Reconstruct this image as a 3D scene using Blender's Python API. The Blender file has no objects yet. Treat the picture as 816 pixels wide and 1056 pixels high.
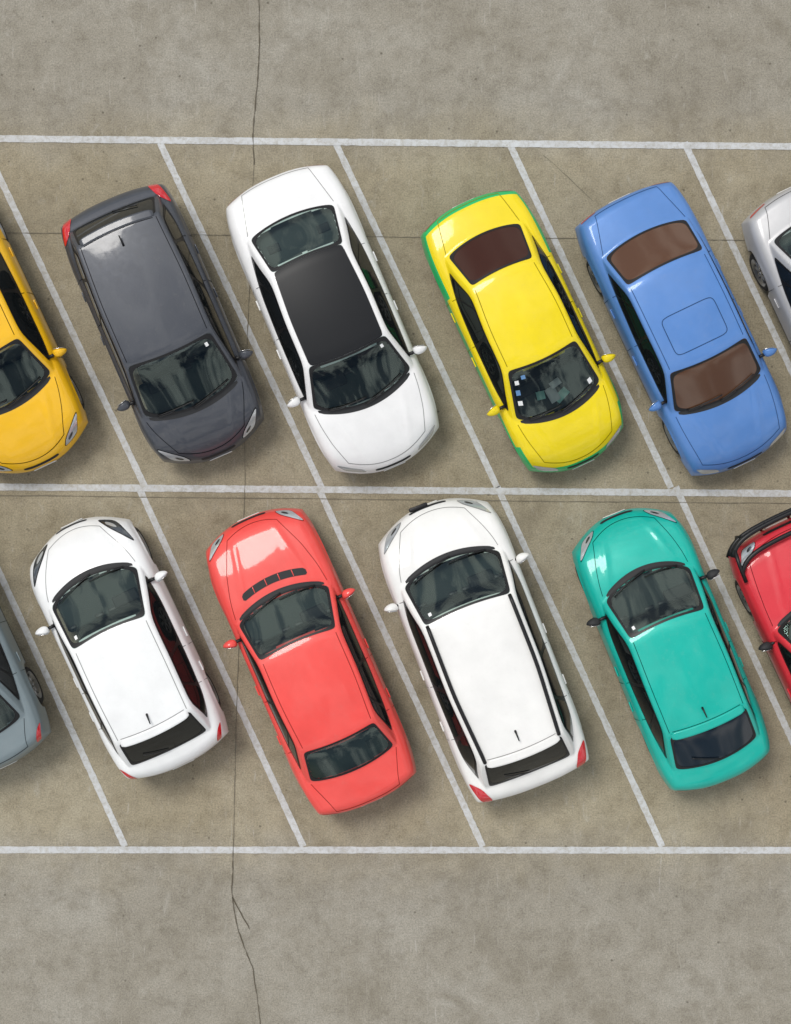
import bpy, bmesh, math, random
import numpy as np
from math import radians, sin, cos, pi
from mathutils import Vector, Matrix
random.seed(4); np.random.seed(4)
CAM_H=24.0; ZREF=0.7
U=1/72.1      # plan unit of a car drawing -> metres
G=1/70.0      # plan unit of the ground drawing -> metres
def gp(x,y): return ((x-408)*G,(528-y)*G)

# ------------------------------------------------------------ materials
def newmat(name):
    m=bpy.data.materials.new(name); m.use_nodes=True
    nt=m.node_tree; b=nt.nodes['Principled BSDF']
    return m,nt,b
def simple(name,col,rough=0.5,metal=0.0,coat=0.0,spec=0.5):
    m,nt,b=newmat(name)
    b.inputs['Base Color'].default_value=(*col,1); b.inputs['Roughness'].default_value=rough
    b.inputs['Metallic'].default_value=metal; b.inputs['Coat Weight'].default_value=coat
    b.inputs['Coat Roughness'].default_value=0.04
    b.inputs['Specular IOR Level'].default_value=spec
    return m
def ramp(nt,src,stops):
    r=nt.nodes.new('ShaderNodeValToRGB')
    els=r.color_ramp.elements
    while len(els)<len(stops): els.new(0.5)
    for e,(p,c) in zip(els,stops):
        e.position=p; e.color=(*c,1) if len(c)==3 else c
    nt.links.new(src,r.inputs[0]); return r
def mixc(nt,fac,a,b,mode='MIX'):
    m=nt.nodes.new('ShaderNodeMix'); m.data_type='RGBA'; m.blend_type=mode
    for sock,v in ((m.inputs[0],fac),(m.inputs[6],a),(m.inputs[7],b)):
        if hasattr(v,'is_output'): nt.links.new(v,sock)
        else: sock.default_value=v if not isinstance(v,tuple) else (*v,1)[:4]
    return m.outputs[2]
def noise(nt,vec,scale,detail=4,rough=0.55,dist=0.0):
    n=nt.nodes.new('ShaderNodeTexNoise'); n.inputs['Scale'].default_value=scale
    n.inputs['Detail'].default_value=detail; n.inputs['Roughness'].default_value=rough
    n.inputs['Distortion'].default_value=dist
    nt.links.new(vec,n.inputs['Vector']); return n
def paint(name,col,metal=0.0,rough=0.42):
    m,nt,b=newmat(name)
    tc=nt.nodes.new('ShaderNodeTexCoord')
    n1=noise(nt,tc.outputs['Object'],1.6,5,0.6)
    r1=ramp(nt,n1.outputs[0],[(0.3,tuple(c*0.92 for c in col)),(0.7,tuple(min(c*1.04+0.003,0.9) for c in col))])
    n2=noise(nt,tc.outputs['Object'],11,7,0.75)
    r2=ramp(nt,n2.outputs[0],[(0.55,(0,0,0)),(0.8,(0.10,0.10,0.10))])
    c=mixc(nt,r2.outputs[0],r1.outputs[0],(0.34,0.31,0.26))
    nt.links.new(c,b.inputs['Base Color'])
    b.inputs['Metallic'].default_value=metal
    r3=ramp(nt,n2.outputs[0],[(0.3,(rough-.06,)*3),(0.8,(rough+.12,)*3)])
    nt.links.new(r3.outputs[0],b.inputs['Roughness'])
    b.inputs['Specular IOR Level'].default_value=.35
    b.inputs['Coat Weight'].default_value=0.50; b.inputs['Coat Roughness'].default_value=0.07
    n4=noise(nt,tc.outputs['Object'],3.0,2,0.5)
    bp=nt.nodes.new('ShaderNodeBump'); bp.inputs['Strength'].default_value=0.10; bp.inputs['Distance'].default_value=0.03
    nt.links.new(n4.outputs[0],bp.inputs['Height'])
    nt.links.new(bp.outputs[0],b.inputs['Coat Normal'])
    return m
def glass(name,tint=(0.66,0.73,0.71),ior=1.66,dust=0.015):
    m=bpy.data.materials.new(name); m.use_nodes=True; nt=m.node_tree
    nt.nodes.clear()
    out=nt.nodes.new('ShaderNodeOutputMaterial')
    tr=nt.nodes.new('ShaderNodeBsdfTransparent'); tr.inputs[0].default_value=(*tint,1)
    gl=nt.nodes.new('ShaderNodeBsdfGlossy'); gl.inputs['Color'].default_value=(0.82,1,0.95,1); gl.inputs['Roughness'].default_value=0.012
    fr=nt.nodes.new('ShaderNodeFresnel'); fr.inputs[0].default_value=ior
    mx=nt.nodes.new('ShaderNodeMixShader'); nt.links.new(fr.outputs[0],mx.inputs[0])
    nt.links.new(tr.outputs[0],mx.inputs[1]); nt.links.new(gl.outputs[0],mx.inputs[2])
    df=nt.nodes.new('ShaderNodeBsdfDiffuse'); df.inputs[0].default_value=(0.35,0.36,0.33,1)
    tc=nt.nodes.new('ShaderNodeTexCoord'); n=noise(nt,tc.outputs['Object'],3.5,6,0.7)
    r=ramp(nt,n.outputs[0],[(0.35,(0,)*3),(0.75,(dust*2,)*3)])
    m2=nt.nodes.new('ShaderNodeMixShader'); nt.links.new(r.outputs[0],m2.inputs[0])
    nt.links.new(mx.outputs[0],m2.inputs[1]); nt.links.new(df.outputs[0],m2.inputs[2])
    nt.links.new(m2.outputs[0],out.inputs[0]); return m

M={}
M['black']=simple('black_trim',(0.009,0.009,0.010),0.4,spec=.35)
M['rubber']=simple('tyre_rubber',(0.02,0.02,0.021),0.8)
M['plastic']=simple('dark_plastic',(0.022,0.023,0.025),0.6,spec=.3)
M['chrome']=simple('chrome',(0.7,0.7,0.71),0.12,1.0)
M['alloy']=simple('alloy_wheel',(0.40,0.41,0.42),0.35,0.9)
M['glass']=glass('window_glass')
M['sideglass']=simple('tinted_side_glass',(0.008,0.010,0.011),0.05,coat=0.15,spec=0.4)
M['brownglass']=simple('brown_film_glass',(0.100,0.047,0.024),0.13,coat=0.25,spec=.4)
M['maroonglass']=simple('maroon_film_glass',(0.045,0.013,0.006),0.2,coat=0.0,spec=.35)
M['navyglass']=simple('dark_film_glass',(0.006,0.012,0.020),0.10,coat=0.1,spec=.4)
M['privacy']=simple('privacy_glass',(0.010,0.012,0.012),0.05,coat=0.2,spec=.5)
M['roofblack']=simple('black_roof_film',(0.013,0.014,0.016),0.40,coat=0.0,spec=.22)
M['red']=simple('tail_lamp_red',(0.55,0.012,0.02),0.12,coat=1)
M['lamp']=simple('head_lamp_lens',(0.50,0.53,0.55),0.16,0.35,coat=1)
M['lampdark']=simple('head_lamp_inner',(0.10,0.11,0.12),0.2,0.7,coat=1)
M['seat']=simple('seat_cloth',(0.17,0.175,0.17),0.9)
M['seatred']=simple('seat_cloth_red',(0.15,0.085,0.08),0.9)
M['dash']=simple('dashboard',(0.05,0.064,0.062),0.7)
M['plate']=simple('plate_white',(0.7,0.7,0.68),0.5)
M['paper']=simple('paper',(0.8,0.81,0.81),0.7)
M['stickb']=simple('sticker_blue',(0.12,0.26,0.50),0.5)
M['teal_paper']=simple('paper_mint',(0.42,0.80,0.70),0.7)

# ------------------------------------------------------------ mesh helpers
def mk(name,V,F,mats,parent=None,smooth=True,midx=None,up=False):
    V=np.asarray(V,float); 
    if up and len(F):
        f=np.array([q[:3] for q in F]); a=V[f[:,1]]-V[f[:,0]]; b=V[f[:,2]]-V[f[:,0]]
        if np.cross(a,b)[:,2].sum()<0: F=[tuple(reversed(q)) for q in F]
    me=bpy.data.meshes.new(name); me.from_pydata(V.tolist(),[],[tuple(int(i) for i in q) for q in F])
    if not isinstance(mats,(list,tuple)): mats=[mats]
    for m in mats: me.materials.append(m)
    if midx is not None: me.polygons.foreach_set('material_index',np.asarray(midx,dtype=np.int32))
    me.polygons.foreach_set('use_smooth',[smooth]*len(me.polygons))
    me.update()
    ob=bpy.data.objects.new(name,me); bpy.context.scene.collection.objects.link(ob)
    if parent: ob.parent=parent
    return ob
def gridfaces(n,m,off=0):
    return [(off+i*m+j,off+i*m+j+1,off+(i+1)*m+j+1,off+(i+1)*m+j) for i in range(n-1) for j in range(m-1)]
def box(name,size,loc,mat,parent,rot=(0,0,0),bev=0.02,seg=3):
    bm=bmesh.new(); bmesh.ops.create_cube(bm,size=1)
    bmesh.ops.scale(bm,vec=size,verts=bm.verts)
    if bev: bmesh.ops.bevel(bm,geom=bm.edges[:],offset=bev,segments=seg,affect='EDGES',profile=0.5)
    me=bpy.data.meshes.new(name); bm.to_mesh(me); bm.free(); me.materials.append(mat)
    for p in me.polygons: p.use_smooth=True
    ob=bpy.data.objects.new(name,me); bpy.context.scene.collection.objects.link(ob)
    ob.location=loc; ob.rotation_euler=rot; ob.parent=parent; return ob
def tube(name,pts,r,mat,parent,seg=8,taper=None,flat=1.0):
    P=[Vector(p) for p in pts]; V=[];F=[]
    for i,p in enumerate(P):
        t=(P[min(i+1,len(P)-1)]-P[max(i-1,0)]).normalized()
        a=t.cross(Vector((0,0,1))); 
        if a.length<1e-3: a=t.cross(Vector((1,0,0)))
        a.normalize(); b=a.cross(t)
        rr=r if taper is None else r*(1+(taper-1)*i/(len(P)-1))
        for k in range(seg):
            th=2*pi*k/seg; V.append(p+a*cos(th)*rr+b*sin(th)*rr*flat)
    for i in range(len(P)-1):
        for k in range(seg):
            k2=(k+1)%seg; F.append((i*seg+k,i*seg+k2,(i+1)*seg+k2,(i+1)*seg+k))
    F.append(tuple(range(seg))[::-1]); F.append(tuple((len(P)-1)*seg+k for k in range(seg)))
    return mk(name,[tuple(v) for v in V],F,mat,parent)
def smin(a,b,k):
    h=np.clip(.5+.5*(b-a)/k,0,1); return b*(1-h)+a*h-k*h*(1-h)
def smax(a,b,k): return -smin(-a,-b,k)
def lerp(a,b,t): return a+(b-a)*t
def qd(d,R,h): return h*(1-np.sqrt(np.clip(1-(1-np.clip(d/R,0,1))**2,0,1)))
def gsm(arr,dx,sig):
    n=int(3*sig/dx); k=np.exp(-0.5*(np.arange(-n,n+1)*dx/sig)**2); k/=k.sum()
    return np.convolve(np.pad(arr,n,mode='edge'),k,mode='valid')
def sqmap(C,B,n):     # square [-1,1]^2 -> rounded rectangle
    if not n: return C,B
    r=np.maximum(np.abs(C),np.abs(B)); rr=np.where(r<1e-6,1,r)
    k=(np.abs(C/rr)**n+np.abs(B/rr)**n)**(1/n); k=np.where(r<1e-6,1,k)
    return C/k,B/k

def wheel_mesh():
    prof=[(0.0,0.03),(0.05,0.03),(0.06,0.05),(0.17,0.045),(0.185,0.075),(0.205,0.085),(0.215,0.10),(0.265,0.105),(0.292,0.085),(0.302,0.05),(0.304,0.0),(0.302,-0.05),(0.292,-0.085),(0.26,-0.1),(0.1,-0.1)]
    seg=40; V=[];F=[];mi=[]
    for r,h in prof:
        for k in range(seg): V.append((r*cos(2*pi*k/seg),h,r*sin(2*pi*k/seg)))
    for i in range(len(prof)-1):
        for k in range(seg):
            k2=(k+1)%seg; F.append((i*seg+k,i*seg+k2,(i+1)*seg+k2,(i+1)*seg+k)); 
            mi.append(1 if i<2 or 3<=i<=5 else (2 if i==2 else 0))
    for s in range(7):
        a=2*pi*s/7; o=len(V)
        for (r,w) in ((0.04,0.02),(0.19,0.028)):
            for sx in(-1,1):
                for h in (0.045,0.075):
                    V.append((r*cos(a)-sx*w*sin(a),h,r*sin(a)+sx*w*cos(a)))
        for f in ((0,1,3,2),(4,6,7,5),(0,4,5,1),(2,3,7,6),(1,5,7,3),(0,2,6,4)): F.append(tuple(o+i for i in f)); mi.append(1)
    me=bpy.data.meshes.new('wheel'); me.from_pydata(V,[],F)
    for m in (M['rubber'],M['alloy'],M['black']): me.materials.append(m)
    me.polygons.foreach_set('material_index',mi); me.polygons.foreach_set('use_smooth',[True]*len(F)); me.update()
    return me
WH=wheel_mesh()

# ------------------------------------------------------------ car
class Car:
    def __init__(c,name,cx,cy,ang,down,L,W,wb,wbe,wt,rt,rb,hb,ht,hrt,hrb,col,zr=1.43,zn=0.70,zc=0.97,zd=0.98,ze=0.90,
                 fw=0.76,rw=0.82,bf=0.26,br=0.16,kind='sedan',rbe=None,glass_f='glass',glass_r='glass',bumper=None,mirror=None,seat='seat',cp=0.16,metal=0.0,
                 hl='mid',tl='low',gapk=.22,hg=.62,crease=.010,hbow=.06):
        c.name=name; c.X=(cx-408)*U; c.Y=(528-cy)*U; a=radians(ang)
        head=Vector((sin(a),-cos(a))) if down else Vector((-sin(a),cos(a)))
        c.rotz=math.atan2(head.y,head.x)
        c.L=L*U; c.W=W*U; cr=-(c.X*head.x+c.Y*head.y)
        def st(m,z): return c.L/2+(cr+(m*U-c.L/2))*(CAM_H-z)/(CAM_H-ZREF)-cr
        def hw(m,z): return m*U*(CAM_H-z)/(CAM_H-ZREF)
        zrr=zr-0.04
        c.wb=st(wb,zc); c.wbe=st(wbe,zc); c.wt=st(wt,zrr)
        c.rt=st(rt,zrr); c.rb=st(rb,zd+.02); c.rbe=c.rb-(0.10 if rbe is None else rbe*U)
        c.hb=hw(hb,zc);c.ht=hw(ht,zrr);c.hrt=hw(hrt,zrr);c.hrb=hw(hrb,zd)
        c.dwt=0.05; c.drt=-0.04
        c.zr=zr;c.kind=kind;c.bf=bf;c.br=br;c.fw=fw;c.rw=rw;c.cp=cp;c.hl=hl;c.tl=tl;c.hg=hg;c.crease=crease;c.hbow=hbow
        n=500; c.S=np.linspace(0,c.L,n); dx=c.S[1]
        c.ZC=gsm(np.interp(c.S,[0,.12,c.wb*.55,c.wb,c.wt,c.rt,c.rb,c.L-.15,c.L],[zn-.02,zn+.03,lerp(zn,zc,.72),zc,zc+.01,zd+.02,zd+.01,lerp(zd,ze,.55),ze]),dx,0.10)
        hm=c.W/2-0.075
        pb=0.05
        c.YB=gsm(np.interp(c.S,[c.wb,c.wbe,lerp(c.wbe,c.wt,.8),(c.wt+c.rt)/2,c.rt-.1,c.rbe,c.rb],[c.hb+pb-.02,c.hb+pb,hm,hm,hm-.02,c.hrb+pb,c.hrb+pb-.02]),dx,0.12)
        mid=max(c.ht,c.hrt)+.01
        c.YT=gsm(np.interp(c.S,[c.wb,c.wt,(c.wt+c.rt)/2,c.rt,c.rb],[c.ht+.04,c.ht+.04,mid+.035,c.hrt+.04,c.hrt+.04]),dx,0.15)
        t=np.clip(1-c.S/(.28*c.L),0,1); t2=np.clip(1-(c.L-c.S)/(.28*c.L),0,1)
        c.WW=c.W/2*(1-(1-fw)*t**3.6-(1-rw)*t2**3.6)
        c.root=bpy.data.objects.new(name,None); bpy.context.scene.collection.objects.link(c.root)
        c.root.location=(c.X,c.Y,0); c.root.rotation_euler=(0,0,c.rotz); c.root.empty_display_size=0.5
        c.paint=paint(name+'_paint',col,metal); c.mats=[c.paint,M['plastic'],bumper or c.paint]
        c.gap=simple(name+'_panel_gap',tuple(v*gapk for v in col),.9,spec=.1)
        c.two=bumper is not None
        c.mirc=mirror or c.paint
        c.wx=[c.L/2-.185*c.L, c.L/2-.795*c.L]
        c.gf=M[glass_f]; c.gr=M[glass_r]; c.cutf=glass_f=='glass'; c.cutr=glass_r=='glass'; c.seat=M[seat]
        c.build()
    def w(c,s): return np.interp(s,c.S,c.WW)
    def swb(c,y): return c.wb+(c.wbe-c.wb)*(y/c.hb)**2
    def swt(c,y): return c.wt+c.dwt*(y/c.ht)**2
    def srb(c,y): return c.rb+(c.rbe-c.rb)*(y/c.hrb)**2
    def srt(c,y): return c.rt+c.drt*(y/c.hrt)**2
    def H(c,x,y):
        s=c.L/2-x; ay=np.abs(y); w=c.w(s); v=np.clip(ay/w,0,1)
        df=c.L/2-c.bf*v**2.6-x; dr=x+c.L/2-c.br*v**2.6; ds=w-ay
        zb=np.interp(s,c.S,c.ZC)-0.045*(ay/(c.W/2))**2
        yl=lerp(.28,.52,np.clip(s/c.wb,0,1))*c.W/1.75
        zb=zb+c.crease*np.exp(-((ay-yl)/.05)**2)*np.clip(s/.4,0,1)*np.clip((c.wb+.1-s)/.3,0,1)
        zb=zb-np.sqrt(qd(df,.30,.20)**2+qd(dr,.16,.20)**2+qd(ds,.15,.16)**2)
        yb=np.interp(s,c.S,c.YB); yt=np.interp(s,c.S,c.YT)
        r1=np.clip((s-c.swb(y))/(c.swt(y)-c.swb(y)),-1,2)
        r2=np.clip((c.srb(y)-s)/(c.srb(y)-c.srt(y)),-1,2)
        r3=np.clip((yb-ay)/(yb-yt),-1,2)
        f=smin(smin(r1,r2,.10),r3,.14); f=smin(f,np.ones_like(f),.14); f=smax(f,np.zeros_like(f),.04)
        f=1-(1-np.clip(f,0,1))**1.22
        sm=(c.wt+c.rt)/2; hl=(c.rt-c.wt)/2
        zr=c.zr-0.035*((s-sm)/hl)**2-0.035*(ay/c.ht)**2
        return lerp(zb,zr,f)
    def P(c,x,y,off=0.0):
        x=np.asarray(x,float);y=np.asarray(y,float)
        z=c.H(x,y); e=.004
        gx=(c.H(x+e,y)-c.H(x-e,y))/(2*e); gy=(c.H(x,y+e)-c.H(x,y-e))/(2*e)
        gx=np.clip(gx,-4,4);gy=np.clip(gy,-6,6)
        l=np.sqrt(gx*gx+gy*gy+1)
        return np.stack([x-gx/l*off,y-gy/l*off,z+off/l],-1)
    def patch(c,name,fn,nc,nb,mat,off,n=None):
        C,B=np.meshgrid(np.linspace(-1,1,nc),np.linspace(-1,1,nb),indexing='ij')
        C,B=sqmap(C,B,n); x,y=fn(C,(B+1)/2)
        return mk(name,c.P(x,y,off).reshape(-1,3),gridfaces(nc,nb),mat,c.root,up=True)
    def ring(c,name,fn,mat,off,ic,ib,no=14,ni=7,k=24,rows=4):
        t=np.linspace(-1,1,k,endpoint=False); o=np.ones(k)
        a=np.concatenate([t,o,-t,-o]); b=np.concatenate([-o,t,o,-t])
        V=[]
        ao,bo=sqmap(a,b,no); ai,bi=sqmap(a,b,ni); ai=ai*(1-ic); bi=bi*(1-ib)
        for r in np.linspace(0,1,rows):
            x,y=fn(lerp(ao,ai,r),(lerp(bo,bi,r)+1)/2); V.append(c.P(x,y,off))
        m=4*k; F=[(r*m+i,r*m+(i+1)%m,(r+1)*m+(i+1)%m,(r+1)*m+i) for r in range(rows-1) for i in range(m)]
        return mk(name,np.concatenate(V),F,mat,c.root,up=True)
    def ribbon(c,name,pts,wd,mat,off=.003,sub=True,closed=False):
        p=np.array(pts,float)
        if closed: p=np.vstack([p,p[:1]])
        d=np.r_[0,np.cumsum(np.linalg.norm(np.diff(p,axis=0),axis=1))]
        n=max(3,int(d[-1]/.03)); t=np.linspace(0,d[-1],n)
        q=np.stack([np.interp(t,d,p[:,0]),np.interp(t,d,p[:,1])],1)
        if sub:
            for _ in range(8):
                q[1:-1]=(q[:-2]+2*q[1:-1]+q[2:])/4
        tg=np.gradient(q,axis=0); tg/=np.linalg.norm(tg,axis=1)[:,None]+1e-9
        nn=np.stack([-tg[:,1],tg[:,0]],1)*wd/2
        a=c.P(q[:,0]+nn[:,0],q[:,1]+nn[:,1],off); b=c.P(q[:,0]-nn[:,0],q[:,1]-nn[:,1],off)
        V=np.stack([a,b],1).reshape(-1,3)
        return mk(name,V,gridfaces(n,2),mat,c.root,up=True)
    def f_ws(c,C,B):
        b=.02+.93*B; y=C*lerp(c.hb,c.ht,b); s=lerp(c.swb(y),c.swt(y),b); return c.L/2-s,y
    def f_rw(c,C,B):
        b=.03+.90*B; y=C*lerp(c.hrb,c.hrt,b); s=lerp(c.srb(y),c.srt(y),b); return c.L/2-s,y
    def f_side(c,sg,c0=-1,c1=1,b0=.0,b1=.88):
        def fn(C,B):
            b=lerp(b0,b1,B); s0=lerp(c.wbe,c.wt+c.dwt,b)+.09; s1=lerp(c.rbe,c.rt+c.drt,b)-c.cp
            t=lerp((c0+1)/2,(c1+1)/2,(C+1)/2); s=lerp(s0,s1,t)
            y=sg*lerp(np.interp(s,c.S,c.YB),np.interp(s,c.S,c.YT),b); return c.L/2-s,y
        return fn
    def fv(c,d,v,rear=False):   # distance from the end, lateral fraction
        d=np.asarray(d,float); v=np.asarray(v,float)
        x=(-c.L/2+c.br*np.abs(v)**2.6+d) if rear else (c.L/2-c.bf*np.abs(v)**2.6-d)
        return x,v*c.w(c.L/2-x)
    def quad(c,q,sg,rear=False):
        def fn(C,B):
            t=(C+1)/2; d=(q[0][0]*(1-t)+q[1][0]*t)*(1-B)+(q[3][0]*(1-t)+q[2][0]*t)*B
            v=(q[0][1]*(1-t)+q[1][1]*t)*(1-B)+(q[3][1]*(1-t)+q[2][1]*t)*B
            return c.fv(d,sg*v,rear)
        return fn
    def zbot(c,x):
        z=.21
        for xw in c.wx:
            if abs(x-xw)<.34: z=max(z,.31+math.sqrt(.34**2-(x-xw)**2))
        return z
    def build(c):
        L=c.L; nu,nv=210,112
        u=np.linspace(0,1,nu+1); u=.5*(1-np.cos(pi*u))*.35+u*.65
        v=np.linspace(-1,1,nv+1); v=.45*np.sin(v*pi/2)+.55*v
        UU,VV=np.meshgrid(u,v,indexing='ij')
        xf=L/2-c.bf*np.abs(VV)**2.6; xr=-L/2+c.br*np.abs(VV)**2.6
        X=lerp(xf,xr,UU); Y=VV*c.w(L/2-X); Z=c.H(X,Y)
        V=np.stack([X,Y,Z],-1).reshape(-1,3); m=nv+1
        F=gridfaces(nu+1,m); Fa=np.array(F); cen=V[Fa].mean(1)
        s=L/2-cen[:,0]; y=cen[:,1]; keep=np.ones(len(F),bool); mi=np.zeros(len(F),int)
        if c.cutf:
            b=(s-c.swb(y))/(c.swt(y)-c.swb(y)); hh=lerp(c.hb,c.ht,b)
            keep&=~((b>.07)&(b<.88)&(np.abs(y)<hh*.955))
        if c.cutr:
            b=(c.srb(y)-s)/(c.srb(y)-c.srt(y)); hh=lerp(c.hrb,c.hrt,b)
            keep&=~((b>.10)&(b<.85)&(np.abs(y)<hh*.95))
        if c.two:
            i=np.arange(len(F))//nv; ue=u[i]; mi[(ue*L<.05)|((1-ue)*L<.12)]=2
            j=np.arange(len(F))%nv
            va=np.abs((v[j]+v[j+1])/2); mi[(va>.95)&((ue>.72)|(ue<.10))]=2
        F=[F[i] for i in np.nonzero(keep)[0]]; mi=list(mi[keep])
        loop=[i*m for i in range(nu+1)]+[nu*m+j for j in range(1,nv+1)]+[i*m+nv for i in range(nu-1,-1,-1)]+[j for j in range(nv-1,0,-1)]
        issd=[True]*(nu+1)+[False]*nv+[True]*nu+[False]*(nv-1)
        E=V[loop]; nl=len(loop); tg=np.roll(E,-1,0)-np.roll(E,1,0); tg=tg[:,:2]; 
        for _ in range(4): tg=(np.roll(tg,1,0)+2*tg+np.roll(tg,-1,0))/4
        tg/=np.linalg.norm(tg,axis=1)[:,None]+1e-9
        nr=np.stack([tg[:,1],-tg[:,0]],1)
        if (nr*E[:,:2]).sum()<0: nr=-nr
        zb=np.array([c.zbot(E[i,0]) if issd[i] else .21 for i in range(nl)])
        rows=12; base=len(V); add=[]
        for r in range(1,rows+1):
            q=r/rows; o=.022*sin(pi*min(q*1.15,1))-.05*q**3
            add.append(np.column_stack([E[:,0]+nr[:,0]*o,E[:,1]+nr[:,1]*o,lerp(E[:,2],zb,q)]))
        V=np.concatenate([V]+add)
        prev=loop
        for r in range(rows):
            cur=[base+r*nl+k for k in range(nl)]
            for k in range(nl):
                k2=(k+1)%nl; F.append((prev[k],prev[k2],cur[k2],cur[k]))
                mi.append(1 if (r>=rows-2 and issd[k]) else 2)
            prev=cur
        ob=mk('body_shell',V,F,c.mats,c.root,midx=mi)
        bm=bmesh.new(); bm.from_mesh(ob.data); bmesh.ops.recalc_face_normals(bm,faces=bm.faces)
        up=sum(f.normal.z for f in bm.faces)
        if up<0: bmesh.ops.reverse_faces(bm,faces=bm.faces)
        bm.to_mesh(ob.data); bm.free()
        c.glazing(); c.details(); c.interior(); c.wheels()
    def skirt(c,s,sg,q,off=.004):
        x=c.L/2-s; y=float(c.w(s)); z=float(c.H(np.array([x]),np.array([sg*y*.9999]))[0])
        o=.022*sin(pi*min(q*1.15,1))-.05*q**3+off
        return (x,sg*(y+o),lerp(z,c.zbot(x),q))
    def sline(c,name,s0,q0,s1,q1,sg,wd,mat):
        n=14; V=[]
        for i in range(n):
            t=i/(n-1); s=lerp(s0,s1,t); q=lerp(q0,q1,t)
            if abs(s1-s0)<.1: a=c.skirt(s-wd/2,sg,q); b=c.skirt(s+wd/2,sg,q)
            else: a=c.skirt(s,sg,q); b=(a[0],a[1],a[2]-wd)
            V+= [a,b]
        mk(name,V,gridfaces(n,2),mat,c.root)
    def glazing(c):
        c.patch('windshield',c.f_ws,34,22,c.gf,.003,18)
        c.ring('windshield_seal',c.f_ws,M['black'],.006,.055,.085)
        c.patch('rear_window',c.f_rw,34,18,c.gr,.003,18)
        c.ring('rear_window_seal',c.f_rw,M['black'],.006,.05,.10)
        for sg in(-1,1):
            c.patch('side_window_frame',c.f_side(sg),60,12,M['black'],.005,8)
            c.patch('front_door_glass',c.f_side(sg,-.95,-.08,.08,.82),30,10,M['sideglass'],.009,7)
            c.patch('rear_door_glass',c.f_side(sg,-.02,.62 if c.kind=='sedan' else .52,.08,.82),24,10,M['sideglass'],.009,9)
            c.patch('quarter_glass',c.f_side(sg,.67 if c.kind=='sedan' else .57,.95,.08,.80),16,10,M['sideglass'],.009,7)
        def cowl(C,B):
            y=C*c.hb*.93; return c.L/2-(c.swb(y)-.045+.065*B),y
        c.patch('cowl_panel',cowl,30,5,M['plastic'],.004,8)
        for (c0,b0,c1,b1) in ((-.75,.03,.02,.13),(-.05,.03,.80,.12)):
            t=np.linspace(0,1,12); x,y=c.f_ws(lerp(c0,c1,t),lerp(b0,b1,t)+.05*np.sin(t*pi)*.3)
            tube('wiper',c.P(x,y,.022).tolist(),.008,M['black'],c.root,6)
            x,y=c.f_ws(lerp(c0,c1,t*.45+0.0),lerp(b0-.02,b1,t*.5)); tube('wiper_arm',c.P(x,y,.032).tolist(),.006,M['black'],c.root,6)
    def details(c):
        L=c.L; wdt=.009; gap=c.gap
        for sg in(-1,1):
            xs,ys=c.fv(.15,sg*c.hg); sE=c.wbe-.06; yf=abs(float(ys))
            pts=[(L/2-sE,sg*c.hb*1.01),(L/2-lerp(c.wbe,.4,.35),sg*lerp(c.hb*1.02,yf,.12)),(L/2-lerp(c.wbe,.4,.75),sg*lerp(c.hb*1.02,yf,.42)),(float(xs),float(ys))]
            c.ribbon('hood_gap',pts,wdt,gap)
        t=np.linspace(-c.hg,c.hg,30); x,y=c.fv(.15-c.hbow*(1-(t/c.hg)**2),t); c.ribbon('hood_gap',np.stack([x,y],1),wdt,gap)
        for sg in(-1,1):
            if c.hl=='big':
                c.patch('head_lamp_housing',c.quad([(.04,.56),(.03,.86),(.40,.955),(.20,.68)],sg),18,14,M['black'],.004,5)
                c.patch('head_lamp',c.quad([(.05,.58),(.045,.85),(.37,.94),(.19,.70)],sg),18,14,M['lampdark'],.008,5)
                c.patch('head_lamp_reflector',c.quad([(.085,.64),(.085,.76),(.18,.83),(.16,.70)],sg),8,8,M['lamp'],.011,2)
            elif c.hl=='mid':
                c.patch('head_lamp_housing',c.quad([(.02,.55),(.01,.86),(.22,.955),(.10,.62)],sg),18,14,gap,.004,5)
                c.patch('head_lamp',c.quad([(.025,.565),(.02,.85),(.205,.945),(.095,.635)],sg),18,14,M['lamp'],.008,5)
                c.patch('head_lamp_reflector',c.quad([(.045,.65),(.045,.74),(.09,.79),(.08,.68)],sg),8,8,M['lampdark'],.011,2)
            else:
                c.patch('head_lamp',c.quad([(.003,.55),(.003,.88),(.09,.95),(.05,.60)],sg),18,14,M['lamp'],.006,5)
        c.patch('grille',c.quad([(.003,-.40),(.003,.40),(.028,.38),(.028,-.38)],1),24,5,M['plastic'],.004,8)
        box('license_plate',(.012,.34,.12),(L/2+.016,0,.40),M['plate'],c.root,(0,.05,0),.003,1)
        box('license_plate',(.012,.34,.12),(-L/2-.016,0,.50),M['plate'],c.root,(0,-.05,0),.003,1)
        for sg in(-1,1):
            if c.tl=='low':
                c.patch('tail_lamp',c.quad([(.003,.62),(.003,.92),(.028,.96),(.02,.62)],sg,True),16,8,M['red'],.005,5)
            elif c.tl=='mid':
                c.patch('tail_lamp',c.quad([(.01,.82),(.01,.93),(.22,.975),(.16,.90)],sg,True),16,12,M['red'],.006,5)
            else:
                c.patch('tail_lamp',c.quad([(.02,.74),(.02,.93),(.36,.975),(.24,.82)],sg,True),16,12,M['red'],.008,5)
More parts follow.
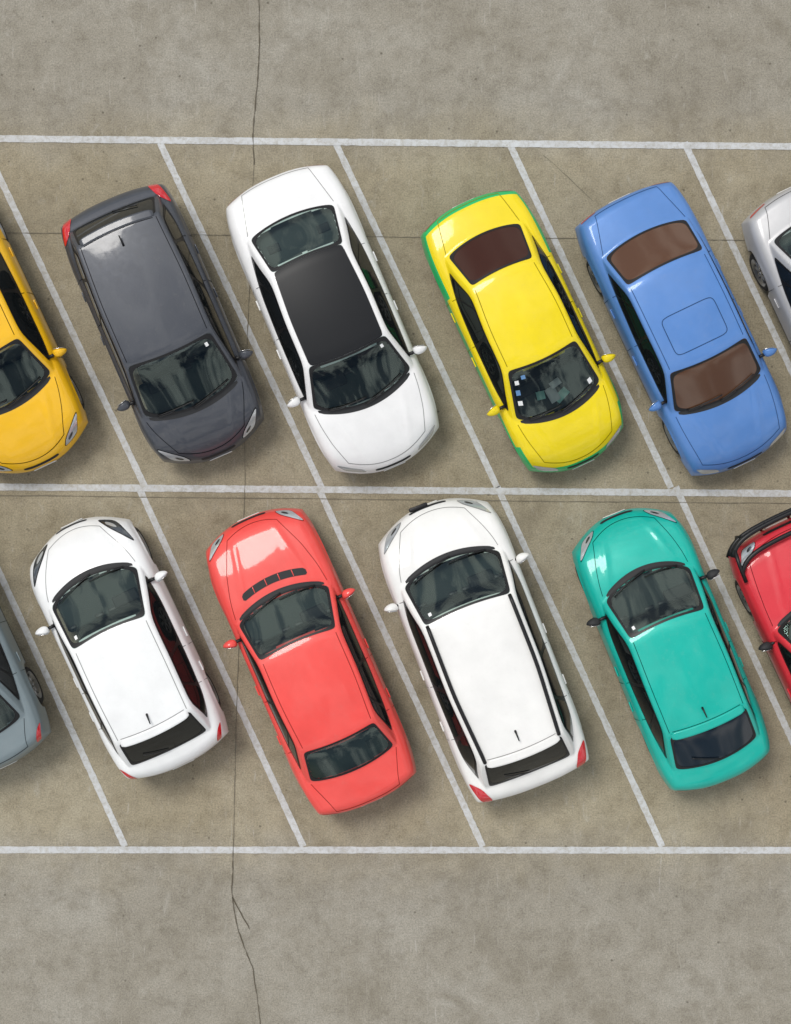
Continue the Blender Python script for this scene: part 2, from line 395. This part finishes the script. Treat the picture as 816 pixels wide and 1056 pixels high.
        if c.kind=='sedan':
            for sg in(-1,1):
                xs,ys=c.fv(.06,sg*.66,True)
                c.ribbon('trunk_gap',[(L/2-c.rbe-.02,sg*c.hrb*1.02),(float(xs)+.12,float(ys)*1.06),(float(xs),float(ys))],wdt,gap)
            t=np.linspace(-.66,.66,24); x,y=c.fv(.06+0*t,t,True); c.ribbon('trunk_gap',np.stack([x,y],1),wdt,gap)
        else:
            t=np.linspace(-.9,.9,30)*c.hrt; c.ribbon('tailgate_gap',np.stack([L/2-(c.srt(t)-.03),t],1),wdt,gap)
            def sp(C,B):
                y=C*c.hrt*.96; return L/2-(c.srt(y)-.02+(.12+.0*y)*B),y
            C,B=np.meshgrid(np.linspace(-1,1,24),np.linspace(0,1,6),indexing='ij')
            C2,B2=sqmap(C,2*B-1,7); B2=(B2+1)/2; x,y=sp(C2,B2)
            zt=c.H(L/2-c.srt(y),y)+.010-.10*(B2*.13); top=np.stack([x,y,zt],-1).reshape(-1,3); bot=top.copy(); bot[:,2]-=.028
            V=np.concatenate([top,bot]); n=len(top); F=gridfaces(24,6)+[tuple(reversed([i+n for i in q])) for q in gridfaces(24,6)]
            bd=[i*6 for i in range(24)]+[23*6+j for j in range(1,6)]+[i*6+5 for i in range(22,-1,-1)]+[j for j in range(4,0,-1)]
            F+=[(bd[k],bd[(k+1)%len(bd)],bd[(k+1)%len(bd)]+n,bd[k]+n) for k in range(len(bd))]
            mk('roof_spoiler',V,F,c.paint,c.root)
            t=np.linspace(0,1,10); x,y=c.f_rw(lerp(0,.6,t),lerp(.08,.30,t)); tube('rear_wiper',c.P(x,y,.02).tolist(),.008,M['black'],c.root,6)
        for sg in(-1,1):
            s=np.linspace(c.wt+.06,c.rt-.06,20); y=sg*(np.interp(s,c.S,c.YT)-.055); c.ribbon('roof_ditch',np.stack([L/2-s,y],1),.010,gap)
        sA=lerp(c.wbe,c.wt,.35); sB=lerp(c.wt,c.rt,.42); sC=lerp(c.wt,c.rt,.98) if c.kind=='sedan' else lerp(c.wt,c.rt,.80)
        for sg in(-1,1):
            for s in(sA,sB,sC):
                y0=float(np.interp(s,c.S,c.YB)); y1=float(c.w(s))-.004
                c.ribbon('door_gap',[(L/2-s,sg*(y0-.005)),(L/2-s,sg*y1)],.009,gap,sub=False)
                c.sline('door_gap',s,0,s,.8,sg,.009,gap)
            c.sline('sill_strip',sA+.05,.55,sC-.1,.55,sg,.025,gap)
            for s in(sB-.18,sC-.2):
                p=c.skirt(s,sg,.12,.010); box('door_handle',(.15,.020,.022),p,c.paint,c.root,bev=.008)
            s=lerp(c.wbe,c.wt,.42); yw=float(c.w(s))
            bm=bmesh.new(); bmesh.ops.create_uvsphere(bm,u_segments=20,v_segments=14,radius=1)
            for vv in bm.verts:
                xx,yy,zz=vv.co
                if xx<0: xx*=.35
                vv.co=(xx*.085*(1-.25*yy),yy*.105,zz*.07)
            me=bpy.data.meshes.new('mirror'); bm.to_mesh(me); bm.free(); me.materials.append(c.mirc)
            for p in me.polygons:p.use_smooth=True
            o=bpy.data.objects.new('mirror',me); bpy.context.scene.collection.objects.link(o); o.parent=c.root
            o.location=(L/2-s,sg*(yw+.085),.97); o.rotation_euler=(0,0,-sg*.25); o.scale=(1,sg,1)
            y0=float(np.interp(s,c.S,c.YB))-.02
            tube('mirror_stalk',[(L/2-s+.02,sg*y0,.97),(L/2-s+.02,sg*(yw+.03),.95)],.024,M['black'],c.root,8)
            box('mirror_glass',(.006,.15,.095),(L/2-s-.032,sg*(yw+.085),.97),M['chrome'],c.root,(0,0,-sg*.25),.002,1)
        if c.kind!='sedan' :
            x=L/2-lerp(c.wt,c.rt,.88); z=float(c.H(np.array([x]),np.array([0.]))[0])
            tube('antenna',[(x+.05,0,z-.004),(x+.02,0,z+.025),(x-.09,0,z+.07)],.019,M['black'],c.root,8,.4)
    def interior(c):
        L=c.L; r=c.root
        n=28; V=[]
        for s in np.linspace(.15,c.L-.12,n):
            for k in(-1,1): V.append((L/2-s,k*(float(c.w(s))-.22 if .1*c.L<s<.9*c.L else float(c.w(s))*.7),.27))
        mk('floor_pan',V,gridfaces(n,2),M['plastic'],r)
        if not(c.cutf or c.cutr): return
        wdt=2*c.hb
        box('firewall',(.03,wdt,.55),(L/2-c.wb+.02,0,.58),M['dash'],r,bev=.005)
        dl=(c.wt-c.wb)*.66
        box('dashboard',(dl,wdt*.90,.16),(L/2-c.wb-dl/2-.07,0,.86),M['dash'],r,(0,-.03,0),.05,5)
        box('instrument_binnacle',(.18,.38,.07),(L/2-c.wb-dl*.80-.07,-.34,.95),M['plastic'],r,(0,.1,0),.03,4)
        for yy in(-.55*c.hb/.7,-.1,.1,.55*c.hb/.7): box('air_vent',(.05,.13,.02),(L/2-c.wb-dl*.90-.07,yy,.945),M['black'],r,(0,.3,0),.006,2)
        V=[];F=[]
        for i in range(32):
            for k in range(8):
                a=2*pi*i/32;b=2*pi*k/8; R=.18+.016*cos(b); V.append((R*cos(a),R*sin(a),.016*sin(b)))
        for i in range(32):
            for k in range(8): F.append((i*8+k,((i+1)%32)*8+k,((i+1)%32)*8+(k+1)%8,i*8+(k+1)%8))
        sw=mk('steering_wheel',V,F,M['black'],r); sw.location=(L/2-c.wt-.02,-.34,.90); sw.rotation_euler=(0,radians(62),0)
        for s0,ww in ((c.wt+.35,(-.36,.36)),(c.wt+1.15,(-.36,0,.36))):
            for yy in ww:
                if s0>c.rt and c.kind!='sedan' and s0>c.rb-.35: continue
                box('seat_base',(.48,.46 if len(ww)==2 else .38,.16),(L/2-s0+.22,yy,.52),c.seat,r,(0,-.08,0),.05,4)
                box('seat_back',(.14,.46 if len(ww)==2 else .38,.58),(L/2-s0-.08,yy,.80),c.seat,r,(0,-.28,0),.05,4)
                box('head_rest',(.09,.24,.16),(L/2-s0-.19,yy,1.12),c.seat,r,(0,-.2,0),.04,4)
        if c.kind=='sedan':
            box('parcel_shelf',(max(.2,c.rb-c.rt),2*c.hrb*.96,.03),(L/2-(c.rb+c.rt)/2-.02,0,.90),M['dash'],r,bev=.008)
            for yy in(-.38,.38): box('rear_speaker',(.12,.18,.02),(L/2-(c.rb+c.rt)/2-.02,yy,.925),M['plastic'],r,bev=.008)
        box('rear_view_mirror',(.03,.22,.06),(L/2-c.wt+.06,0,c.zr-.16),M['black'],r,(0,.2,0),.012)
    def wheels(c):
        for xw in c.wx:
            for sg in(-1,1):
                s=c.L/2-xw
                o=bpy.data.objects.new('wheel',WH); bpy.context.scene.collection.objects.link(o); o.parent=c.root
                o.location=(xw,sg*(float(c.w(s))-.14),.304); o.rotation_euler=(0,0,0 if sg>0 else pi)

green=paint('taxi_green_paint',(0.01,0.46,0.13))
orange=Car('yellow_hatchback_car',-24,337,25,True,312,128,66,80,128,240,284,54,42,38,44,(0.86,0.48,0.006),bf=.30,gapk=.1)
gray=Car('gray_hatchback_car',169,337,23.2,True,286,124,52,64,120,256,274,53,46,43,46,(0.060,0.066,0.080),zr=1.50,zc=1.0,zd=1.0,kind='hatch',rbe=2,bf=.24,br=.10,rw=.88,metal=.25,cp=.12,tl='big',gapk=.12,glass_r='privacy',hg=.66)
wsed=Car('white_sedan_car',344,331,22.9,True,322,128,68,84,127,230,281,55,42,39,47,(0.82,0.82,0.82),bf=.27,br=.15,seat='seatred',hl='low',hg=.74,gapk=.3)
taxi=Car('yellow_taxi_car',541,343,25,True,296,118,56,69,119,214,261,48,38,34,41,(0.82,0.64,0.0),bumper=green,glass_r='maroonglass',bf=.24,br=.16,hl='low',hg=.72,gapk=.3)
blue=Car('blue_sedan_car',706,340,25.6,True,302,118,68,78,116,217,262,50,43,43,46,(0.090,0.225,0.54),glass_f='brownglass',glass_r='brownglass',bf=.16,br=.10,fw=.84,rw=.86,metal=.1,hl='low',gapk=.3,hg=.80,crease=.014)
silver=Car('silver_sedan_car',882,336,25,True,314,126,68,84,127,230,281,55,42,39,47,(0.52,0.52,0.53),metal=.3)
gsed=Car('gray_sedan_car',-62,652,25,False,306,124,68,82,127,226,276,54,42,39,46,(0.21,0.26,0.28),metal=.3,tl='mid')
whatch=Car('white_hatchback_car',129,665,25.2,False,274,122,54,68,119,228,256,49,41,40,43,(0.82,0.83,0.83),zr=1.46,kind='hatch',rbe=2,bf=.30,br=.14,fw=.70,rw=.84,cp=.12,hl='big',tl='mid',glass_r='privacy',hg=.55,gapk=.3)
red=Car('red_sedan_car',319,681,23.6,False,320,120,83,96,140,245,284,51,42,39,47,(0.80,0.072,0.060),bf=.20,br=.13,fw=.80,rw=.84,gapk=.35,hg=.52,crease=.008,zn=.76)
suv=Car('white_suv_car',496,666,21.2,False,310,132,56,69,115,272,296,53,47,42,45,(0.81,0.805,0.785),zr=1.62,zn=.82,zc=1.08,zd=1.08,ze=1.0,kind='suv',rbe=1,bf=.28,br=.09,rw=.90,cp=.12,tl='big',glass_r='privacy',hg=.60,gapk=.3)
teal=Car('teal_hatchback_car',692,668,22.2,False,296,120,62,77,124,234,276,47,41,42,45,(0.0,0.43,0.350),kind='hatch',glass_r='navyglass',rbe=8,bf=.28,br=.15,fw=.74,mirror=M['plastic'],metal=.1,cp=.14,gapk=.2,hg=.64)
rsuv=Car('red_suv_car',870,680,25,False,306,130,84,96,136,258,286,56,48,46,49,(0.66,0.030,0.045),zr=1.65,zn=.9,zc=1.05,zd=1.05,kind='suv',fw=.86,rw=.92,bf=.12,br=.08,mirror=M['plastic'],hg=.8)

def panel(c,name,s0,s1,inset,mat,off=.006,n=16):
    def fn(C,B):
        y=C*(np.interp(lerp(s0,s1,B),c.S,c.YT)-inset)
        s=lerp(s0+c.dwt*(y/c.ht)**2,s1+c.drt*(y/c.hrt)**2,B); return c.L/2-s,y
    return c.patch(name,fn,34,40,mat,off,n)
panel(wsed,'black_roof_panel',wsed.wt-.035,wsed.rt+.05,.055,M['roofblack'],.0075,40)
c=blue; s0,s1,hh=1.78,2.34,.40
k=np.linspace(-1,1,20,endpoint=False); o=np.ones(20)
a=np.concatenate([k,o,-k,-o]); b=np.concatenate([-o,k,o,-k]); a,b=sqmap(a,b,9)
c.ribbon('sunroof_gap',np.stack([c.L/2-lerp(s0,s1,(b+1)/2),a*hh],1),.012,c.gap,closed=True,sub=False)
def vent(C,B):
    y=C*.49; return red.L/2-(red.swb(y)-.26+.11*B),y
red.patch('hood_vent',vent,30,5,M['plastic'],.005,12)
for i in range(4):
    y=-.30+.60*i/3; s=float(red.swb(np.array(y)))-.205
    box('vent_rib',(.10,.012,.012),(red.L/2-s,y,float(red.H(np.array(red.L/2-s),np.array(y)))+.008),red.paint,red.root,(0,.0,0),.003,1)
for sg in(-1,1):
    s=np.linspace(suv.wt+.02,suv.rt-.03,26); y=sg*(np.interp(s,suv.S,suv.YT)-.06)
    p=suv.P(suv.L/2-s,y,.0); lift=.028*np.clip(np.minimum(s-s[0],s[-1]-s)/.12,0,1); p[:,2]+=lift+.006
    tube('roof_rail',p.tolist(),.027,M['black'],suv.root,8)
box('front_badge_mount',(.06,.28,.05),(suv.L/2+.02,.12,.66),M['black'],suv.root,bev=.015)
c=rsuv
def loopbar(dx,z,hy,r):
    pts=[]
    for t in np.linspace(-1,1,31):
        e=abs(t)**7
        pts.append((c.L/2+dx-.07*abs(t)**2-.16*e,t*hy,z-.05*e))
    tube('bull_bar',pts,r,M['black'],c.root,10)
loopbar(.10,.50,.84,.030); loopbar(.14,.76,.86,.032); loopbar(.13,.99,.86,.036); loopbar(-.13,1.02,.84,.034)
for y in(-.62,-.22,.22,.62):
    k=.07*y*y
    tube('bull_bar_post',[(c.L/2+.02-k,y,.35),(c.L/2+.12-k,y,.52),(c.L/2+.13-k,y,.98)],.024,M['black'],c.root,8)
for y in(-.80,.80):
    tube('bull_bar_brace',[(c.L/2-.02,y,.97),(c.L/2-.24,y*1.04,1.0),(c.L/2-.50,y*1.05,.96)],.028,M['black'],c.root,8)
def stick(c,C0,B0,dc,db,mat,off=.006):
    def fn(C,B): return c.f_ws(C0+dc*(C+1)/2,B0+db*B)
    c.patch('window_sticker',fn,4,4,mat,off)
for i,(C0,B0,dc,db,m) in enumerate([(-.90,.30,.10,.09,'paper'),(-.90,.50,.10,.10,'stickb'),(-.88,.70,.10,.08,'paper'),(-.70,.78,.11,.07,'stickb'),(.76,.14,.09,.10,'paper')]):
    stick(taxi,C0,B0,dc,db,M[m])
for (x,y,sx,sy,r,mm) in ((0,-.04,.22,.15,.1,'paper'),(.06,.07,.12,.22,.4,'teal_paper'),(-.06,-.2,.12,.12,-.2,'teal_paper'),(-.13,.06,.10,.16,.2,'paper')):
    box('dashboard_paper',(sx,sy,.006),(taxi.L/2-taxi.wb-.30+x,y,.966+random.random()*.01),M[mm],taxi.root,(0,-.03,r),.001,1)
for cc in(gray,whatch,suv,teal,wsed):
    stick(cc,.76,.80,.07,.07,M['paper'])

# ------------------------------------------------------------ ground
def ground_nodes(nt,tc):
    y=nt.nodes.new('ShaderNodeSeparateXYZ'); nt.links.new(tc,y.inputs[0])
    n1=noise(nt,tc,.55,6,.6,.4); base=ramp(nt,n1.outputs[0],[(.3,(.262,.236,.186)),(.5,(.300,.274,.222)),(.72,(.345,.322,.272))])
    n2=noise(nt,tc,3.1,10,.8,.2); r2=ramp(nt,n2.outputs[0],[(.30,(.72,.70,.67)),(.5,(1,1,1)),(.72,(1.17,1.17,1.18))])
    col=mixc(nt,1.0,base.outputs[0],r2.outputs[0],'MULTIPLY')
    n3=noise(nt,tc,42,6,.85); r3=ramp(nt,n3.outputs[0],[(.30,(.42,.41,.39)),(.5,(1,1,1)),(.70,(1.5,1.49,1.46))])
    col=mixc(nt,.9,col,r3.outputs[0],'MULTIPLY')
    mr=nt.nodes.new('ShaderNodeMath'); mr.operation='ABSOLUTE'
    ad=nt.nodes.new('ShaderNodeMath'); ad.operation='SUBTRACT'; ad.inputs[1].default_value=.25
    nt.links.new(y.outputs[1],ad.inputs[0]); nt.links.new(ad.outputs[0],mr.inputs[0])
    ns=noise(nt,tc,1.3,4,.6); a2=nt.nodes.new('ShaderNodeMath'); a2.operation='MULTIPLY_ADD'; a2.inputs[1].default_value=1.2
    nt.links.new(ns.outputs[0],a2.inputs[0]); nt.links.new(mr.outputs[0],a2.inputs[2])
    rb=nt.nodes.new('ShaderNodeMapRange'); rb.inputs[1].default_value=5.4; rb.inputs[2].default_value=6.4; nt.links.new(a2.outputs[0],rb.inputs[0])
    tint=mixc(nt,rb.outputs[0],(1.02,.98,.86),(.96,.975,1.0))
    col=mixc(nt,1.0,col,tint,'MULTIPLY')
    n4=noise(nt,tc,.8,10,.74,.5); r4=ramp(nt,n4.outputs[0],[(.51,(0,0,0)),(.68,(.50,.50,.50))])
    col=mixc(nt,r4.outputs[0],col,(.165,.142,.102))
    mp=nt.nodes.new('ShaderNodeMapping'); mp.inputs['Scale'].default_value=(1,.35,1); mp.inputs['Rotation'].default_value=(0,0,.9); nt.links.new(tc,mp.inputs[0])
    n5=noise(nt,mp.outputs[0],6,10,.85,1.0); r5=ramp(nt,n5.outputs[0],[(.56,(0,0,0)),(.70,(.65,.65,.65))])
    col=mixc(nt,r5.outputs[0],col,(.43,.415,.37))
    mp2=nt.nodes.new('ShaderNodeMapping'); mp2.inputs['Scale'].default_value=(9,.8,1); mp2.inputs['Rotation'].default_value=(0,0,1.2); nt.links.new(tc,mp2.inputs[0])
    n6=noise(nt,mp2.outputs[0],2.2,5,.7,.3); r6=ramp(nt,n6.outputs[0],[(.63,(0,0,0)),(.70,(.45,.45,.45))])
    col=mixc(nt,r6.outputs[0],col,(.45,.435,.40))
    vo=nt.nodes.new('ShaderNodeTexVoronoi'); vo.inputs['Scale'].default_value=4.2; nt.links.new(tc,vo.inputs['Vector'])
    rv=ramp(nt,vo.outputs['Distance'],[(.04,(.75,.75,.75)),(.10,(0,0,0))])
    nm=noise(nt,tc,2.3,2); rn=ramp(nt,nm.outputs[0],[(.48,(0,0,0)),(.56,(1,1,1))])
    pit=mixc(nt,1.0,rv.outputs[0],rn.outputs[0],'MULTIPLY')
    col=mixc(nt,pit,col,(.09,.078,.058))
    return col,n3.outputs[0],n2.outputs[0]
m,nt,b=newmat('worn_concrete'); tc=nt.nodes.new('ShaderNodeTexCoord')
col,h,h2=ground_nodes(nt,tc.outputs['Object']); nt.links.new(col,b.inputs['Base Color']); b.inputs['Roughness'].default_value=.9; b.inputs['Specular IOR Level'].default_value=.25
bp=nt.nodes.new('ShaderNodeBump'); bp.inputs['Strength'].default_value=.6; bp.inputs['Distance'].default_value=.01; nt.links.new(h,bp.inputs['Height']); nt.links.new(bp.outputs[0],b.inputs['Normal'])
mk('ground',[(-300,-300,0),(300,-300,0),(300,300,0),(-300,300,0)],[(0,1,2,3)],m,smooth=False)
m,nt,b=newmat('worn_line_paint'); tc=nt.nodes.new('ShaderNodeTexCoord')
col,h,h2=ground_nodes(nt,tc.outputs['Object'])
na=noise(nt,tc.outputs['Object'],14,8,.8,.4); ra=ramp(nt,na.outputs[0],[(.45,(.95,.95,.95)),(.68,(.25,.25,.25))])
nb=noise(nt,tc.outputs['Object'],3,5,.6); rb=ramp(nt,nb.outputs[0],[(.3,(.60,.62,.635)),(.7,(.49,.50,.51))])
cc=mixc(nt,ra.outputs[0],col,rb.outputs[0]); nt.links.new(cc,b.inputs['Base Color']); b.inputs['Roughness'].default_value=.8
M['line']=m
def strip(name,pts,wd,z,mat,jit=0.0,wj=0.0):
    P=[Vector(gp(*p)) for p in pts]; V=[];Q=[]
    for a,b in zip(P[:-1],P[1:]):
        n=max(2,int((b-a).length/.06))
        for i in range(n): Q.append(a.lerp(b,i/n))
    Q.append(P[-1]); n=len(Q); wk=0
    for i,q in enumerate(Q):
        t=(Q[min(i+1,n-1)]-Q[max(i-1,0)]).normalized(); p=Vector((-t.y,t.x))
        wk=wk*.93+random.uniform(-jit,jit); ww=wd/2*(1+random.uniform(-wj,wj)); c=q+p*wk
        V+=[(c.x+p.x*ww,c.y+p.y*ww,z),(c.x-p.x*ww,c.y-p.y*ww,z)]
    return V,gridfaces(n,2)
def strips(name,lst,z,mat,wd,jit=0,wj=0):
    V=[];F=[]
    for i,p in enumerate(lst):
        v,f=strip(name,p,wd,z,mat,jit,wj); o=len(V); V+=v; F+=[tuple(o+k for k in q) for q in f]
    return mk(name,V,F,mat,smooth=False,up=True)
strips('parking_row_lines',[[(-500,138),(1300,156)],[(-500,498),(1300,513)],[(-500,876),(1300,877)]],.008,M['line'],.10,0,.08)
dd=[]
for x0 in(-380,-197,-17,165,346,525,706,886,1066): dd.append([(x0,147),(x0+165*(500-147)/353+2,503)])
dd2=[]
for x0 in(-400,-218,-41,143,328,513,697,880,1065): dd2.append([(x0,502),(x0+170,873)])
strips('parking_stall_lines',dd+dd2,.004,M['line'],.095,0,.08)
M['crack']=simple('crack_dark',(.11,.095,.07),.95,spec=.1)
M['joint']=simple('joint_dark',(.185,.165,.125),.95,spec=.1)
strips('pavement_crack',[[(266,-300),(267,0),(266,60),(261,140),(262,170)],[(241,865),(240,920),(246,960),(262,1000),(270,1060),(268,1300)],[(240,925),(258,958)]],.012,M['crack'],.012,.006,.6)
strips('pavement_joint',[[(262,170),(256,330),(252,440),(253,500),(248,610),(245,700),(241,865)],[(-400,236),(1200,252)],[(-400,507),(1200,523)]],.0125,M['joint'],.009,.002,.6)
strips('hairline_crack',[[(560,160),(610,205)]],.0118,M['joint'],.006,.006,.6)

# ------------------------------------------------------------ sky, sun, camera
EL=radians(60); AZ=radians(-42)
w=bpy.data.worlds.new('World'); bpy.context.scene.world=w; w.use_nodes=True; nt=w.node_tree
bg=nt.nodes['Background']; sky=nt.nodes.new('ShaderNodeTexSky'); sky.sky_type='NISHITA'; sky.sun_disc=False
sky.sun_elevation=EL; sky.sun_rotation=AZ
tc=nt.nodes.new('ShaderNodeTexCoord'); n=noise(nt,tc.outputs['Generated'],5.0,8,.62,.6)
r=ramp(nt,n.outputs[0],[(.44,(0.0,)*3),(.56,(1,1,1))])
dk=mixc(nt,1.0,sky.outputs[0],(.74,.72,.68),'MULTIPLY')
cl=mixc(nt,r.outputs[0],dk,(11.4,11.4,11.3))
nt.links.new(cl,bg.inputs[0]); bg.inputs[1].default_value=.10
sl=bpy.data.lights.new('sun','SUN'); sl.energy=2.0; sl.angle=radians(20); sl.color=(1,.965,.91)
so=bpy.data.objects.new('sun',sl); bpy.context.scene.collection.objects.link(so)
D=Vector((sin(AZ)*cos(EL),cos(AZ)*cos(EL),sin(EL))); so.rotation_euler=D.to_track_quat('Z','Y').to_euler()
cam=bpy.data.cameras.new('camera'); co=bpy.data.objects.new('camera',cam); bpy.context.scene.collection.objects.link(co)
co.location=(0,0,CAM_H); cam.sensor_fit='VERTICAL'; cam.sensor_height=24; cam.lens=24*CAM_H/(1056*G); cam.clip_end=1000
bpy.context.scene.camera=co
sc=bpy.context.scene; sc.view_settings.view_transform='Standard'; sc.view_settings.look='None'; sc.view_settings.exposure=0
